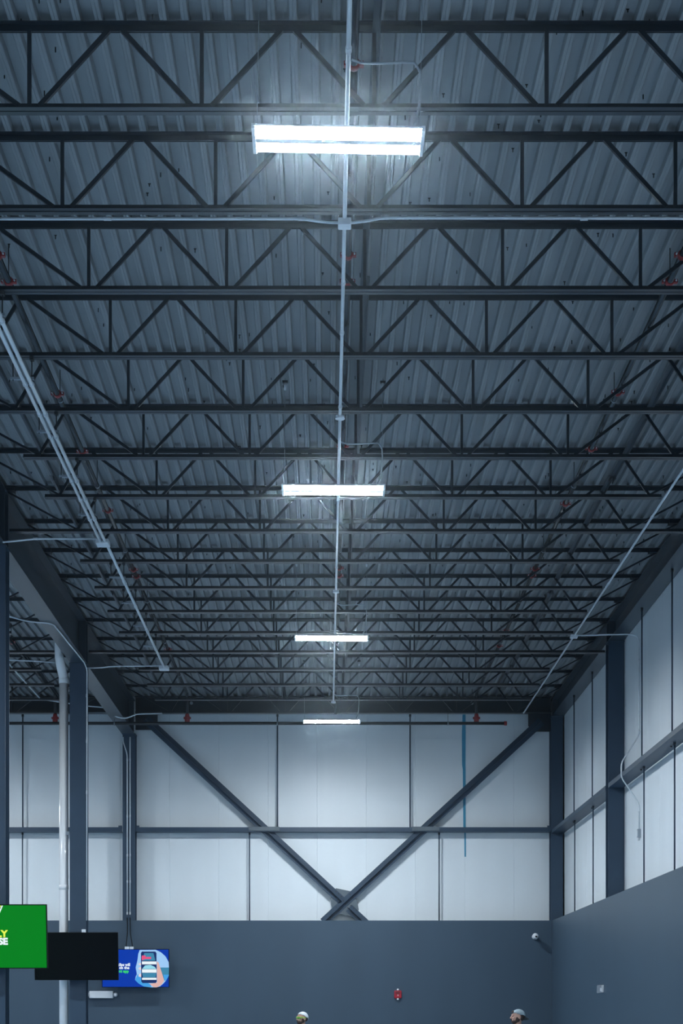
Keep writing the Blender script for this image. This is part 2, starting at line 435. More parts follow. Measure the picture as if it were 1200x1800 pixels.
for s, (a, b) in enumerate(((CY[1]+.31, CY[2]-.01), (CY[0]+.31, CY[1]-.01))):
    for k in (1, 2):
        yy = a+(b-a)*k/3; n = ['far', 'near'][s]; w2 = ['nearer', 'farther'][k-1]
        rod(5.1, yy, gz+.04, GR0, 'thin dark rod above the right girt, %s rod of the %s span' % (w2, n))
        rod(5.1, yy+(-.18 if s else -.1), 3.5, gz-.02, 'thin dark rod below the right girt, %s rod of the %s span' % (w2, n))

BY = 38.03
def B(px, py, y=BY): return P(px, py, y)
def brace(segs, label):
    t = thing('diagonal_brace', B(*segs[0][0]), label, 'brace', 'cross bracing')
    for a, b in segs:
        a = B(*a); b = B(*b)
        mb = MB(); mb.bar(a, b, .012, .19, up=(0, 0, 1)); d = (b-a).normalized()
        mb.bar(a-Vector((0, .045, 0)), b-Vector((0, .045, 0)), .085, .012, up=(0, 0, 1))
        mb.build('tee_section', M['column'], t)
    return t
brace([((951, 1268), (568, 1621))], 'long diagonal tee brace rising to the upper right of the far wall')
brace([((256, 1264), (600, 1583)), ((613, 1596), (656, 1636))], 'diagonal tee brace rising to the upper left, cut at the gusset')
z = 1/8.571
gp = [(430,525),(645,570),(700,630),(745,690),(775,850),(700,955),(480,912),(375,830),(345,680)]
gt = thing('gusset_plate', B(606, 1588, BY+.02), 'bolted eight-sided gusset plate where the far wall braces cross', 'plate')
MB().prism([B(540+a*z, 1500+b*z, BY+.008) for a, b in gp], (0, .016, 0)).build('plate', M['gusset'], gt)
for a, b in [(430,575),(472,610),(510,650),(385,618),(425,655),(465,695),(645,620),(685,668),(540,716),(580,765),(435,812),(480,860),(657,787),(700,823),(738,858),(612,825),(660,868),(705,902)]:
    p = B(540+a*z, 1500+b*z, BY-.012); MB().tube([p, p+Vector((0, .022, 0))], .016, 6).build('bolt', M['dbolt'], gt)
c1 = thing('corner_gusset', B(258, 1284, BY+.02), 'dark gusset plate at the upper left end of the brace', 'plate', 'corner gussets')
MB().box(B(238, 1283, BY+.01), B(277, 1257, BY+.03)).build('plate', M['joist'], c1)
c2 = thing('corner_gusset', B(948, 1286, BY+.02), 'dark gusset plate at the upper right end of the brace', 'plate', 'corner gussets')
MB().prism([B(928, 1253, BY+.01), B(968, 1253, BY+.01), B(968, 1286, BY+.01), B(938, 1286, BY+.01), B(928, 1276, BY+.01)], (0, .02, 0)).build('plate', M['joist'], c2)
for c, pts in ((c1, ((248, 1264), (262, 1264), (262, 1275))), (c2, ((938, 1263), (952, 1263), (945, 1272)))):
    for q in pts:
        p = B(*q, BY-.01); MB().tube([p, p+Vector((0, .02, 0))], .016, 6).build('bolt', M['dbolt'], c)
# blue film strip left on a panel joint
bs = MB(); L = [(812.5, 818), (811.5, 818.3), (811.8, 818), (813, 818.2), (813.5, 818.2), (814, 818.4), (815.6, 818.6), (816, 818.8)]
ys = [1256, 1290, 1345, 1352, 1400, 1458, 1461, 1506]
for i in range(7):
    yv = FARW-.012
    bs.prism([P(L[i][0], ys[i], yv), P(L[i][1], ys[i], yv), P(L[i+1][1], ys[i+1], yv), P(L[i+1][0], ys[i+1], yv)], (0, .005, 0))
tag(bs.build('blue_film_strip', M['blue']), 'narrow blue protective film strip left on the white far wall', 'film strip')

# ------------------------------------------------------------------ ceiling lights
def ceiling_light(x, y, label, group, tilt=0.0, tail=True, seen=True):
    zc = E+5.80; hl = .553
    t = thing('ceiling_light', (x, y, zc), label, 'light', group); t.rotation_euler = (0, tilt, 0)
    hb = MB(); hb.bbox((x-hl-.006, y-.178, zc-.006), (x+hl+.006, y+.178, zc+.004), .002); hb.bbox((x-hl+.05, y-.05, zc+.004), (x+hl-.05, y+.05, zc+.05), .004)
    hb.build('housing', M['housing'], t)
    MB().box((x-hl, y-.026, zc-.0185), (x+hl, y+.026, zc-.006)).build('centre_rail', M['housing'], t)
    for s in (-1, 1):
        lb = MB(); n = 6; w_ = .070; vs = []; fs = []                 # wide shallow lens panel
        for e in (-1, 1):
            for k in range(n+1):
                q = -1+2*k/n; vs.append((x+e*hl, y+s*.1+w_*q, zc-.006-.010*(1-q*q)))
        for k in range(n): fs.append((k, k+1, n+2+k, n+1+k))
        fs.append(tuple(range(n+1))); fs.append(tuple(reversed(range(n+1, 2*n+2)))); fs.append((0, n+1, 2*n+1, n))
        lb.add(vs, fs); lb.build('lens', M['lens'], t)
        MB().bbox((x+s*(hl+.004)-.012, y-.17, zc-.022), (x+s*(hl+.004)+.012, y+.17, zc+.014), .003).build('end_cap', M['housing'], t)
        wx = x+s*.54
        wr_ = MB().tube([(wx, y, zc+.02), (wx, y, TJ+.03)], .0022, 5).build('hanger_wire', M['bracket'], t)
        MB().tube([(wx, y, TJ-.1), (wx, y, TJ-.02)], [.012, .018], 8).build('wire_gripper', M['white'], wr_)
        MB().box((wx-.03, y-.018, TJ-.02), (wx+.03, y+.018, TJ+.004)).build('hook', M['dbolt'], wr_)
    if tail:
        # flexible cable from the middle conduit to the right end of the fixture
        zz = E+6.33; xr = x+.53
        pts = [(.16, y, zz), (.22, y, zz-.02), (.3, y, zz-.022), (.4, y, zz-.018), (.5, y, zz-.012), (.57, y, zz-.012), (xr-.02, y, zz-.03), (xr+.005, y, zz-.075), (xr+.01, y, zz-.16), (xr, y, zz-.3), (xr-.012, y, zz-.4), (xr-.05, y, zc+.055)]
        MB().tube(pts, .0085, 6).build('power_cable', M['cable'], t)
    return t
GRP = 'LED strip lights down the middle of the hall'
ceiling_light(.08, 11.42, 'nearest and largest twin-strip ceiling light near the top of the photo', GRP, tilt=math.radians(1.0))
ceiling_light(.08, 19.05, 'second twin-strip ceiling light from the camera, glowing white', GRP, tilt=math.radians(.3))
ceiling_light(.08, 26.55, 'third twin-strip ceiling light from the camera, lower centre of the roof', GRP, tilt=math.radians(.3))
ceiling_light(.11, 34.1, 'farthest and smallest ceiling light, shown before the white far wall', GRP)
for yy in (3.8, -3.8):
    ceiling_light(.08, yy, 'twin-strip ceiling light of the middle row, outside the photo', 'middle row lights outside the photo', tail=False)
for yy in (-3.8, 3.8, 11.42, 19.05, 26.55, 34.1):
    ceiling_light(-9.3, yy, 'twin-strip ceiling light of the left bay, outside the photo', 'left bay lights outside the photo', tail=False)

# ------------------------------------------------------------------ conduits
def smooth(pts, r=.06):                               # round the corners of a polyline
    pts = [Vector(p) for p in pts]; out = [pts[0]]
    for i in range(1, len(pts)-1):
        a = (pts[i-1]-pts[i]); b = (pts[i+1]-pts[i]); k = min(r, a.length*.45, b.length*.45)
        a.normalize(); b.normalize(); p0 = pts[i]+a*k; p1 = pts[i]+b*k
        for q in (0, .33, .67, 1): out.append((p0*(1-q)+pts[i]*q)*(1-q)+(pts[i]*(1-q)+p1*q)*q)
    return out+[pts[-1]]
def conduit(pts, r, label, couplings=(), group=None, m='emt', bend=.08, name='conduit', cat='conduit'):
    pts = [Vector(p) for p in pts]
    t = thing(name, pts[0], label, cat, group)
    MB().tube(smooth(pts, bend), r, 8).build('tube', M[m], t)
    for p, d in couplings:
        p = Vector(p); d = Vector(d).normalized()
        MB().tube([p-d*.03, p+d*.03], r*1.3, 8).build('coupling', M['box'], t)
    return t
CZ = E+6.33
cx = .147
Yv = (0, 1, 0); Xv = (1, 0, 0)
conduit([(cx, 8.5, CZ), (cx, 34.75, CZ)], .0165, 'long pale conduit down the middle of the roof through all four lights', [((cx, y, CZ), Yv) for y in (10.55, 11.3, 14.9, 16.0, 17.95, 21.2, 24.4, 29.9)])
def junction(c, s, label, m='box', group='junction boxes'):
    c = Vector(c); t = thing('junction_box', c, label, 'box', group)
    MB().bbox(c-Vector(s)/2, c+Vector(s)/2, .006).build('box_body', M[m], t)
    MB().box(c+Vector((-s[0]*.47, -s[1]*.47, -s[2]/2-.004)), c+Vector((s[0]*.47, s[1]*.47, -s[2]/2+.001))).build('cover_plate', M[m], t)
    return t
junction((.147, 13.72, E+6.30), (.105, .105, .05), 'square steel junction box where side conduits meet the middle conduit')
for y, l in ((18.2, 'round junction box on the middle conduit before the second light'), (25.7, 'round junction box on the middle conduit before the third light'), (34.8, 'round junction box ending the middle conduit near the far wall')):
    t = thing('round_junction_box', (cx, y, CZ-.03), l, 'box', 'round junction boxes')
    MB().tube([(cx, y, CZ-.035), (cx, y, CZ-.005)], .048, 14).build('box_body', M['box'], t)
    MB().tube([(cx, y, CZ-.04), (cx, y, CZ-.035)], .052, 14).build('cover_plate', M['box'], t)
# side conduits along the second joist
y2 = 13.76; z2 = E+6.355
conduit([(.095, 13.73, E+6.31), (-.03, 13.73, E+6.315), (-.18, y2, z2), (-4.1, y2, z2)], .0125, 'thin conduit along the second joist, left of the junction box', [((-.19, y2, z2), Xv), ((-1.745, y2, z2), Xv)], 'second joist conduits')
conduit([(.2, 13.73, E+6.31), (.3, 13.73, E+6.32), (.45, y2, z2+.008), (4.7, y2, z2)], .0125, 'thin conduit along the second joist, right of the junction box', [((.47, y2, z2+.008), Xv), ((2.06, y2, z2), Xv)], 'second joist conduits')
# left pair on trapeze hangers
LZ = E+6.13
x1, x2 = -2.865, -2.925
conduit([(x1, 9.5, LZ), (x1, 22.3, LZ)], .02, 'right one of the paired pale conduits hung on the left', [((x1, y, LZ), Yv) for y in (15.1, 17.6, 20.5, 21.3)], 'paired left conduits')
conduit([(x2, 9.5, LZ), (x2, 22.3, LZ)], .02, 'left one of the paired pale conduits hung on the left', [((x2, y, LZ), Yv) for y in (14.6, 17.6, 20.5, 21.3)], 'paired left conduits')
conduit([(-2.86, 22.4, LZ), (-2.86, 30.4, LZ)], .021, 'single pale conduit continuing between the two left junction boxes', [((-2.86, y, LZ), Yv) for y in (24.5, 27.6)])
junction((-2.9, 22.4, LZ), (.17, .2, .06), 'pale junction box where the paired left conduits end')
junction((-2.87, 30.5, LZ), (.17, .2, .06), 'pale junction box ending the single left conduit, far back')
conduit([(-2.98, 22.35, E+6.17), (-3.77, 22.35, E+6.17), (-3.95, 22.35, E+6.15), (-4.2, 22.4, E+6.14)], .0125, 'short side conduit from the nearer left junction box to the girder', [((-3.77, 22.35, E+6.17), Xv)])
conduit([(-2.96, 30.45, E+6.16), (-3.78, 30.45, E+6.15), (-3.95, 30.45, E+6.13), (-4.22, 30.4, E+6.11)], .0125, 'short side conduit from the far left junction box to the column top', [((-3.66, 30.45, E+6.15), Xv)])
for i in (2, 3, 4, 5, 6, 8, 9, 10, 11):
    y = JY[i]; zb = LZ+.045
    l = 'trapeze hanger under the %s joist from the camera, carrying left conduits' % ORD[i]
    t = thing('trapeze_hanger', (-2.96, y, zb), l, 'hanger', 'trapeze hangers')
    MB().box((-3.07, y-.02, zb), (-2.84, y+.02, zb+.022)).build('strut_channel', M['bracket'], t)
    for xx in (-3.045, -2.862):
        MB().tube([(xx, y, zb-.01), (xx, y, HJ+.01)], .006, 6).build('threaded_rod', M['dbolt'], t)
        MB().box((xx-.018, y-.03, HJ-.03), (xx+.018, y+.03, HJ-.001)).build('beam_clamp', M['dbolt'], t)
    for xx in (x1, x2) if i < 7 else (-2.86,):
        MB().tube([(xx, y-.012, LZ), (xx, y+.012, LZ)], .027, 10).build('pipe_strap', M['box'], t)
# right conduit and its drop
conduit([(4.16, 14.0, E+6.35), (4.16, 36.3, E+6.35)], .0155, 'long pale conduit running along the right side of the roof', [((4.16, y, E+6.35), Yv) for y in (18.6, 22.0, 25.4, 31.9)])
junction((4.155, 28.9, E+6.34), (.12, .12, .045), 'small junction box on the right conduit above the wall drop')
yd = 28.75; xw = RW-.03
conduit([(4.2, 28.85, E+6.345), (5.06, yd, E+6.345), (5.2, yd, E+6.31), (xw, yd, E+6.2), (xw, yd, E+4.66), (4.925, yd, E+4.2), (4.925, yd, E+3.95), (xw, yd, E+3.52), (xw, yd, E+3.08)], .0125, 'thin conduit dropping down the right wall and bending round the girt', [((xw, yd, E+4.72), (0, 0, 1)), ((xw, yd, E+5.9), (0, 0, 1)), ((xw, yd, E+3.4), (0, 0, 1))], bend=.07)
t = thing('outlet_box', (xw, yd, E+2.98), 'small pale outlet box at the lower end of the right wall conduit', 'box')
MB().bbox((xw-.03, yd-.045, E+2.95), (xw+.024, yd+.045, E+3.09), .006).build('box_body', M['bracket'], t)
MB().box((xw-.034, yd-.03, E+2.97), (xw-.03, yd+.03, E+3.07)).build('cover_plate', M['box'], t)
MB().tube([(xw-.01, yd, E+2.95), (xw-.01, yd, E+2.9)], .018, 8).build('cable_gland', M['white'], t)
# left bay conduits
conduit([P(-40, 1066, 27.1), P(9, 1081, 27.1), P(48, 1093, 27.1), P(92, 1095, 27.1), Vector((-4.235, 30.2, GL0-.02)), Vector((-4.2, 30.27, GL0-.12)), Vector((-4.205, 30.27, 3.25))], .0115, 'thin conduit under the left girder, then down the drain pipe column', [((-4.205, 30.27, z), (0, 0, 1)) for z in (7.2, 6.4, 5.5)], bend=.2)
conduit([P(-60, 1157, 31.2), P(9, 1160, 31.2), P(60, 1162, 31.2), P(100, 1165, 31.2)], .0125, 'thin level conduit in the left bay beside the drain pipe', [(P(63, 1162, 31.2), Xv)])
conduit([(-5.83, 24.0, E+6.44), (-5.83, 35.2, E+6.44), P(100, 1233, 35.4), P(152, 1241, 35.6), P(189, 1244, 35.7), P(203, 1261, 35.7), P(223, 1263, 35.7), P(239, 1255, 35.7), P(285, 1254, 35.7)], .014, 'thin conduit running back through the left bay and dipping under the girder', [], bend=.15)
# paired conduits on the far column
for px, l in ((223.5, 'left'), (228.5, 'right')):
    x = (px-VX)*37.88/F; xt = x-(.09 if l == 'left' else 0)
    conduit([(xt, 37.885, E+6.1), (xt, 37.885, E+6.0), (x, 37.885, E+5.72), (x, 37.885, E+2.2)], .014, 'bright thin conduit down the far column, %s of the pair' % l, [((x, 37.885, E+q), (0, 0, 1)) for q in (5.6, 4.36, 3.5, 2.92, 2.22)], 'far column conduits')

# ------------------------------------------------------------------ sprinkler pipes
SZ = E+6.70
def branch(x, y0, label, ups):
    t = thing('sprinkler_pipe', (x, 24, SZ), label, 'pipe', 'branch sprinkler pipes')
    MB().tube([(x, y0, SZ), (x, 35.9, SZ)], .029, 12).build('tube', M['spr'], t)
    MB().tube([(x, 35.9, SZ), (x, 35.98, SZ-.05), (x, 36.0, SZ-.12), (x, 36.0, E+6.27)], .029, 12).build('drop_leg', M['pipe'], t)
    for y in ups:
        c = MB().tube([(x, y-.028, SZ), (x, y-.02, SZ), (x, y+.02, SZ), (x, y+.028, SZ)], [.034, .043, .043, .034], 12).build('coupling', M['red'], t)
        for s in (-1, 1):
            MB().box((x+s*.04-.012, y-.02, SZ-.016), (x+s*.066+.004 if s > 0 else x-.07, y+.02, SZ+.016)).build('coupling_lug', M['red'], c)
            MB().tube([(x+s*.055, y-.036, SZ), (x+s*.055, y+.032, SZ)], .008, 6).build('bolt', M['bolt'], c)
    for j in range(0, 17, 2):
        y = JY[j]+.5
        MB().tube([(x, y-.01, SZ), (x, y+.01, SZ)], .034, 12).build('hanger_ring', M['bracket'], t)
        MB().tube([(x, y, SZ+.03), (x, y, TJ+.03)], .005, 5).build('hanger_rod', M['dbolt'], t)
    return t
branch(-2.9, 9.0, 'dark sprinkler pipe with red couplings on the left, beside paired conduits', (15.2, 15.75, 18.6, 20.5, 22.9, 25.95, 26.35, 30.2, 31.6))
branch(3.14, 9.0, 'dark sprinkler pipe with red couplings on the right side of the roof', (15.2, 15.75, 18.55, 20.4, 22.6, 25.9, 26.3, 30.1, 31.3))
branch(.195, 9.0, 'dark sprinkler pipe running just behind the middle conduit', (12.15, 15.2, 15.75, 20.3, 25.85, 26.3))
branch(-5.66, 20.0, 'dark sprinkler pipe in the left bay beyond the girder', (26, 31))
MZ = P(600, 1271.5, 36.0).z
t = thing('sprinkler_main', (-1, 36.0, MZ), 'black sprinkler main running level across the top of the far wall', 'pipe')
MB().tube([(-13.8, 36.0, MZ), (P(888, 0, 36.0).x, 36.0, MZ)], .034, 12).build('tube', M['pipe'], t)
xe = P(888, 0, 36.0).x
MB().tube([(xe-.03, 36.0, MZ), (xe+.03, 36.0, MZ)], .046, 12).build('end_cap', M['red'], t)
for x in (-2.9, 3.14, -5.66):
    MB().tube([(x, 36.0, MZ+.03), (x, 36.0, MZ+.07), (x, 36.0, MZ+.15), (x, 36.0, MZ+.2)], [.05, .055, .05, .038], 10).build('branch_tee', M['red'], t)
    MB().box((x-.075, 35.97, MZ+.09), (x+.075, 36.03, MZ+.13)).build('tee_clamp', M['red'], t)
for px in (201, 487, 787):
    x = P(px, 0, 36.0).x
    MB().tube([(x-.01, 36.0, MZ), (x+.01, 36.0, MZ)], .045, 10).build('hanger_ring', M['bracket'], t)
    MB().tube([(x, 36.0, MZ+.03), (x, 36.0, TJ+.03)], .005, 5).build('hanger_rod', M['dbolt'], t)

# ------------------------------------------------------------------ white drain pipe
px_ = -4.631; py_ = 30.42
t = thing('drain_pipe', (px_, py_, 0), 'white plastic roof drain pipe beside the left column', 'pipe')
MB().tube([(px_, py_, .0), (px_, py_, E+5.86)], .08, 24, ).build('pipe', M['pvc'], t)
MB().tube([(px_, py_, E+5.84), (px_, py_, E+5.93), (px_-.015, py_-.02, E+6.0), (px_-.04, py_-.1, E+6.14), (px_-.055, py_-.16, E+6.27), (px_-.06, py_-.18, E+6.9), (px_-.06, py_-.18, TJ+.0)], [.086, .086, .083, .081, .08, .08, .08], 24).build('offset_bend', M['pvc'], t)
for z in (E+5.87, E+2.2, E+.9): MB().tube([(px_, py_, z), (px_, py_, z+.08)], .0865, 24).build('coupling', M['pvc'], t)
MB().box((px_+.05, py_-.09, E+3.16), (px_+.11, py_-.05, E+3.22)).build('pipe_clamp', M['bracket'], t)

# ------------------------------------------------------------------ screens on the columns
def text(s, size, loc, m, parent, bold=0.0, sx=1.0):
    cu = bpy.data.curves.new('lettering', 'FONT'); cu.body = s; cu.size = size; cu.offset = bold; cu.extrude = .0006; cu.resolution_u = 3
    ob = bpy.data.objects.new('tmp', cu); COL.objects.link(ob)
    me = bpy.data.meshes.new_from_object(ob.evaluated_get(bpy.context.evaluated_depsgraph_get()))
    bpy.data.objects.remove(ob); me.name = 'lettering'; me.materials.clear(); me.materials.append(m)
    me.transform(Matrix.Rotation(PI/2, 4, 'X') @ Matrix.Diagonal((sx, 1, 1, 1)))
    o = inst('lettering', me, parent, loc); o['label'] = 'lettering on the screen'; return o
TW, TH_ = 1.462, .835
def tv(x, y, z0, label, tilt):
    """screen plane is local y = 0, facing -y; origin at the bottom middle"""
    t = thing('wall_screen', (x, y, z0), label, 'screen', 'wall screens'); t.rotation_euler = (tilt, 0, 0)
    def part(mb, name, m, par=t): return inst(name, mb.mesh(name, m), par)
    part(MB().bbox((-TW/2, .002, 0), (TW/2, .05, TH_), .006), 'casing', M['black'])
    part(MB().box((-.45, .05, .15), (.45, .08, .6)), 'rear_cover', M['black'])
    part(MB().box((-.2, .08, .2), (.2, .1, .6)).box((-.03, .1, .35), (.03, .17, .45)), 'wall_mount', M['black'])
    return t, part
b_ = .012
TZ0 = E+.595
# green
t, part = tv(-4.353, CY[0]-.24, TZ0, 'bright green lit screen cut off by the left edge of the photo', math.radians(6))
disp = part(MB().box((-TW/2+b_, -.001, b_), (TW/2-b_, .003, TH_-b_)), 'display', SCR['green'])
def pxl(px, py, y, x0): p = P(px, py, y); return (p.x-x0, p.z-TZ0)
yg = CY[0]-.24
text('LY', .118, (*[0]*0, pxl(-4.5, 1646.5, yg, -4.353)[0], -.002, pxl(0, 1646.5, yg, -4.353)[1]), SCR['yellow'], disp, .006, 1.05)
text('SE', .118, (pxl(-1.5, 1660, yg, -4.353)[0], -.002, pxl(0, 1660, yg, -4.353)[1]), SCR['white'], disp, .006, 1.05)
def quad(part_, pts, y, x0, name, m, par, yo=-.002):
    ps = [pxl(a, b, y, x0) for a, b in pts]; return part_(MB().prism([(a, yo, b) for a, b in ps], (0, .0008, 0)), name, m, par)
quad(part, [(-9, 1592), (4, 1592), (-8, 1616), (-21, 1616)], yg, -4.353, 'yellow_stripe', SCR['yellow'], disp)
quad(part, [(5, 1592), (7.4, 1592), (-8, 1628), (-10.4, 1628)], yg, -4.353, 'white_stripe', SCR['white'], disp)
# black
t, part = tv(-4.35, CY[1]-.24, TZ0, 'switched-off black screen mounted in front of the drain pipe column', math.radians(6))
part(MB().box((-TW/2+b_, -.001, b_), (TW/2-b_, .003, TH_-b_)), 'display', M['blackscreen'])
part(MB().bbox((.1, .0, TH_), (.17, .04, TH_+.05), .006), 'cable_plug', M['white'])
# blue
yb = 37.45; xb = -4.14
t, part = tv(xb, yb, TZ0-.01, 'blue lit screen on the far wall showing a hand holding a phone', math.radians(4))
TZ0b = TZ0-.01
disp = part(MB().box((-TW/2+b_, -.001, b_), (TW/2-b_, .003, TH_-b_)), 'display', SCR['blue'])
def q2(px, py): p = P(px, py, yb); return (p.x-xb, p.z-TZ0b)
def z2(zx, zy): return q2(150+zx/7.5, 1650+zy/7.5)
def flat(pts, name, m, yo): return part(MB().prism([(*[z2(a, b)[0]], yo, z2(a, b)[1]) for a, b in pts], (0, .0008, 0)), name, m, disp)
circ = [(720,148),(930,146),(1000,180),(1060,235),(1100,310),(1104,400),(1100,490),(1065,550),(1030,590),(985,628),(940,642),(860,642),(770,630),(700,590),(655,545),(665,500),(680,470),(665,380),(690,280),(700,200)]
flat(circ, 'picture_disc', SCR['pale'], -.0018)
flat([(655,545),(690,470),(740,480),(760,560),(860,600),(870,642),(770,630),(700,590)], 'picture_area', SCR['cyan'], -.0024)
flat([(940,380),(1104,380),(1104,400),(1100,490),(1065,550),(1000,560)], 'picture_area', SCR['teal'], -.0024)
flat([(1030,475),(1102,475),(1100,490),(1065,550),(1040,550)], 'picture_area', SCR['cyan'], -.0028)
flat([(945,300),(965,310),(1000,420),(1040,555),(1000,610),(940,642),(900,640),(845,595),(945,580)], 'hand_palm', SCR['skin'], -.0032)
for a, b in ((320, 350), (375, 410), (462, 505)):
    flat([(705,a+8),(720,a),(770,a),(790,a+15),(770,b),(720,b),(700,b-10)], 'finger', SCR['skin2'], -.0036)
flat([(750,170),(925,170),(940,190),(942,565),(925,585),(755,585),(738,565),(735,190)], 'phone', SCR['navy'], -.004)
flat([(748,222),(795,222),(798,240),(870,240),(868,268),(795,268),(748,285),(745,250)], 'phone_banner', SCR['pink'], -.0046)
flat([(780,190),(900,190),(925,290),(750,290)], 'phone_picture', SCR['teal'], -.0043)
flat([(748,300),(938,300),(938,338),(748,338)], 'phone_row', SCR['white'], -.0046)
flat([(748,400),(790,352),(860,345),(915,370),(938,400)], 'phone_picture', SCR['sky'], -.0046)
flat([(748,404),(938,404),(938,448),(748,448)], 'phone_row', SCR['white'], -.0046)
flat([(748,452),(938,452),(925,510),(760,510)], 'phone_picture', SCR['teal'], -.0046)
flat([(748,515),(938,515),(938,542),(748,542)], 'phone_row', SCR['white'], -.0046)
tx = z2(432, 360)
text('clips will', .088, (tx[0], -.003, tx[1]), SCR['white'], disp, .0035, .88)
tx = z2(447, 400); text('on the', .088, (tx[0], -.003, tx[1]), SCR['white'], disp, .0035, .95)
tx = z2(444, 446); text('nt app', .088, (tx[0], -.003, tx[1]), SCR['lime'], disp, .0035, .95)
for a, b in ((.02, .12), (.13, .21)):
    part(MB().bbox((a-.25+.0, .0, TH_-.005), (b-.25, .04, TH_+.05), .006), 'power_adapter', M['white'])
for px0, px1, l in ((223.5, 221.5, 'left'), (228.5, 233, 'right')):
    a = P(px0, 1613, 37.68); b = P(px1, 1668, 37.46)
    m_ = (a+b)/2+Vector((0, .08, 0))
    pts = [a, a*.7+b*.3+Vector(((px0-px1)*.004, .04, 0)), m_+Vector(((px0-px1)*.006, -.03, 0)), b*.85+a*.15, b]
    tag(MB().tube(pts, .011, 6).build('power_cord', M['black']), 'dark cord hanging down to the blue screen, %s one' % l, 'cord', 'screen cords')
# ------------------------------------------------------------------ wall fittings
WY = 37.72
a = P(157, 1754.5, WY-.1); b = P(198.5, 1742, WY-.1)
t = thing('emergency_light', ((a.x+b.x)/2, WY, a.z), 'white emergency light box with a lamp at each end, below the screens', 'light')
MB().bbox((a.x, WY-.13, a.z), (b.x, WY, b.z), .012).build('battery_box', M['white'], t)
zc = (a.z+b.z)/2
for s, x in ((-1, a.x-.04), (1, b.x+.055)):
    hd = MB().tube([(x, WY-.16, zc), (x, WY-.13, zc), (x, WY-.05, zc), (x, WY-.01, zc)], [.045, .05, .045, .03], 14).build('lamp_head', M['bracket'], t)
    MB().tube([(x, WY-.168, zc), (x, WY-.16, zc)], .026, 12).build('lamp_lens', M['strobe'], hd)
p = P(699, 1748, WY)
t = thing('fire_alarm', (p.x, WY, p.z-.1), 'red fire alarm horn with white strobe on the charcoal far wall', 'alarm')
MB().bbox((p.x-.08, WY-.05, p.z-.085), (p.x+.08, WY, p.z+.085), .018).build('alarm_body', M['alarm'], t)
MB().tube([(p.x, WY-.062, p.z-.035), (p.x, WY-.05, p.z-.035)], .03, 12).build('horn_grille', M['alarm'], t)
for k in range(4): MB().box((p.x-.05, WY-.053, p.z+.01+k*.016), (p.x+.05, WY-.049, p.z+.017+k*.016)).build('slot', M['dbolt'], t)
MB().ell((p.x, WY-.052, p.z-.02), (.018, .014, .018), 12, 8).build('indicator', M['strobe'], t)
for z in (.105, -.105): MB().ell((p.x, WY-.03, p.z+z), (.026, .03, .024), 12, 8).build('strobe', M['strobe'], t)
p = P(939.3, 1646.5, WY-.05)
t = thing('security_camera', (p.x, WY, p.z), 'white round security camera high on the far wall near the corner', 'camera')
MB().tube([(p.x, WY, p.z), (p.x, WY-.03, p.z)], .055, 18).build('wall_base', M['white'], t)
MB().tube([(p.x+.01, WY-.02, p.z), (p.x, WY-.16, p.z)], .03, 12).build('arm', M['white'], t)
ey = MB().ell((p.x, WY-.2, p.z), (.07, .075, .07), 20, 14).build('eyeball', M['white'], t)
MB().tube([(p.x+.004, WY-.268, p.z-.004), (p.x+.006, WY-.282, p.z-.005)], [.036, .03], 16).build('lens_ring', M['white'], ey)
MB().tube([(p.x+.006, WY-.279, p.z-.006), (p.x+.007, WY-.286, p.z-.007)], .019, 14).build('lens', M['black'], ey)
# thermostat under a clear cover on the right wall
xw2 = 4.945; yt = xw2*F/(1058-VX)
p = P(1058, 1738.5, yt)
t = thing('thermostat', (xw2, yt, p.z-.07), 'small white thermostat under a clear cover on the right wall', 'thermostat')
MB().bbox((xw2-.025, yt-.17, p.z-.06), (xw2, yt-.06, p.z+.065), .006).build('thermostat_body', M['white'], t)
MB().box((xw2-.03, yt-.05, p.z-.04), (xw2-.0, yt+.04, p.z+.02)).build('control', M['white'], t)
MB().bbox((xw2-.05, yt-.18, p.z-.07), (xw2-.001, yt+.3, p.z+.075), .008).build('clear_cover', M['clear'], t)

# ------------------------------------------------------------------ people (only the heads reach into the frame)
def remesh(mb, name, m, parent, vox):
    o = mb.build(name, m, None, (0, 0, 0))
    md = o.modifiers.new('r', 'REMESH'); md.mode = 'VOXEL'; md.voxel_size = vox; md.use_smooth_shade = True
    s = o.modifiers.new('s', 'SMOOTH'); s.iterations = 3; s.factor = .5
    me = bpy.data.meshes.new_from_object(o.evaluated_get(bpy.context.evaluated_depsgraph_get()))
    bpy.data.objects.remove(o); me.name = name
    if not me.materials: me.materials.append(m)
    for p in me.polygons: p.use_smooth = True
    return inst(name, me, parent)
def shell(c, r, keep, name, m, par, nu=28, nv=20):
    """part of an ellipsoid surface given thickness"""
    bm = bmesh.new(); bmesh.ops.create_uvsphere(bm, u_segments=nu, v_segments=nv, radius=1)
    for v in bm.verts: v.co = Vector((c[0]+v.co.x*r[0], c[1]+v.co.y*r[1], c[2]+v.co.z*r[2]))
    bmesh.ops.delete(bm, geom=[f for f in bm.faces if not keep(f.calc_center_median())], context='FACES')
    bmesh.ops.solidify(bm, geom=bm.faces[:], thickness=.006)
    bmesh.ops.recalc_face_normals(bm, faces=bm.faces[:])
    me = bpy.data.meshes.new(name); bm.to_mesh(me); bm.free(); me.materials.append(m)
    for p in me.polygons: p.use_smooth = True
    return inst(name, me, par)
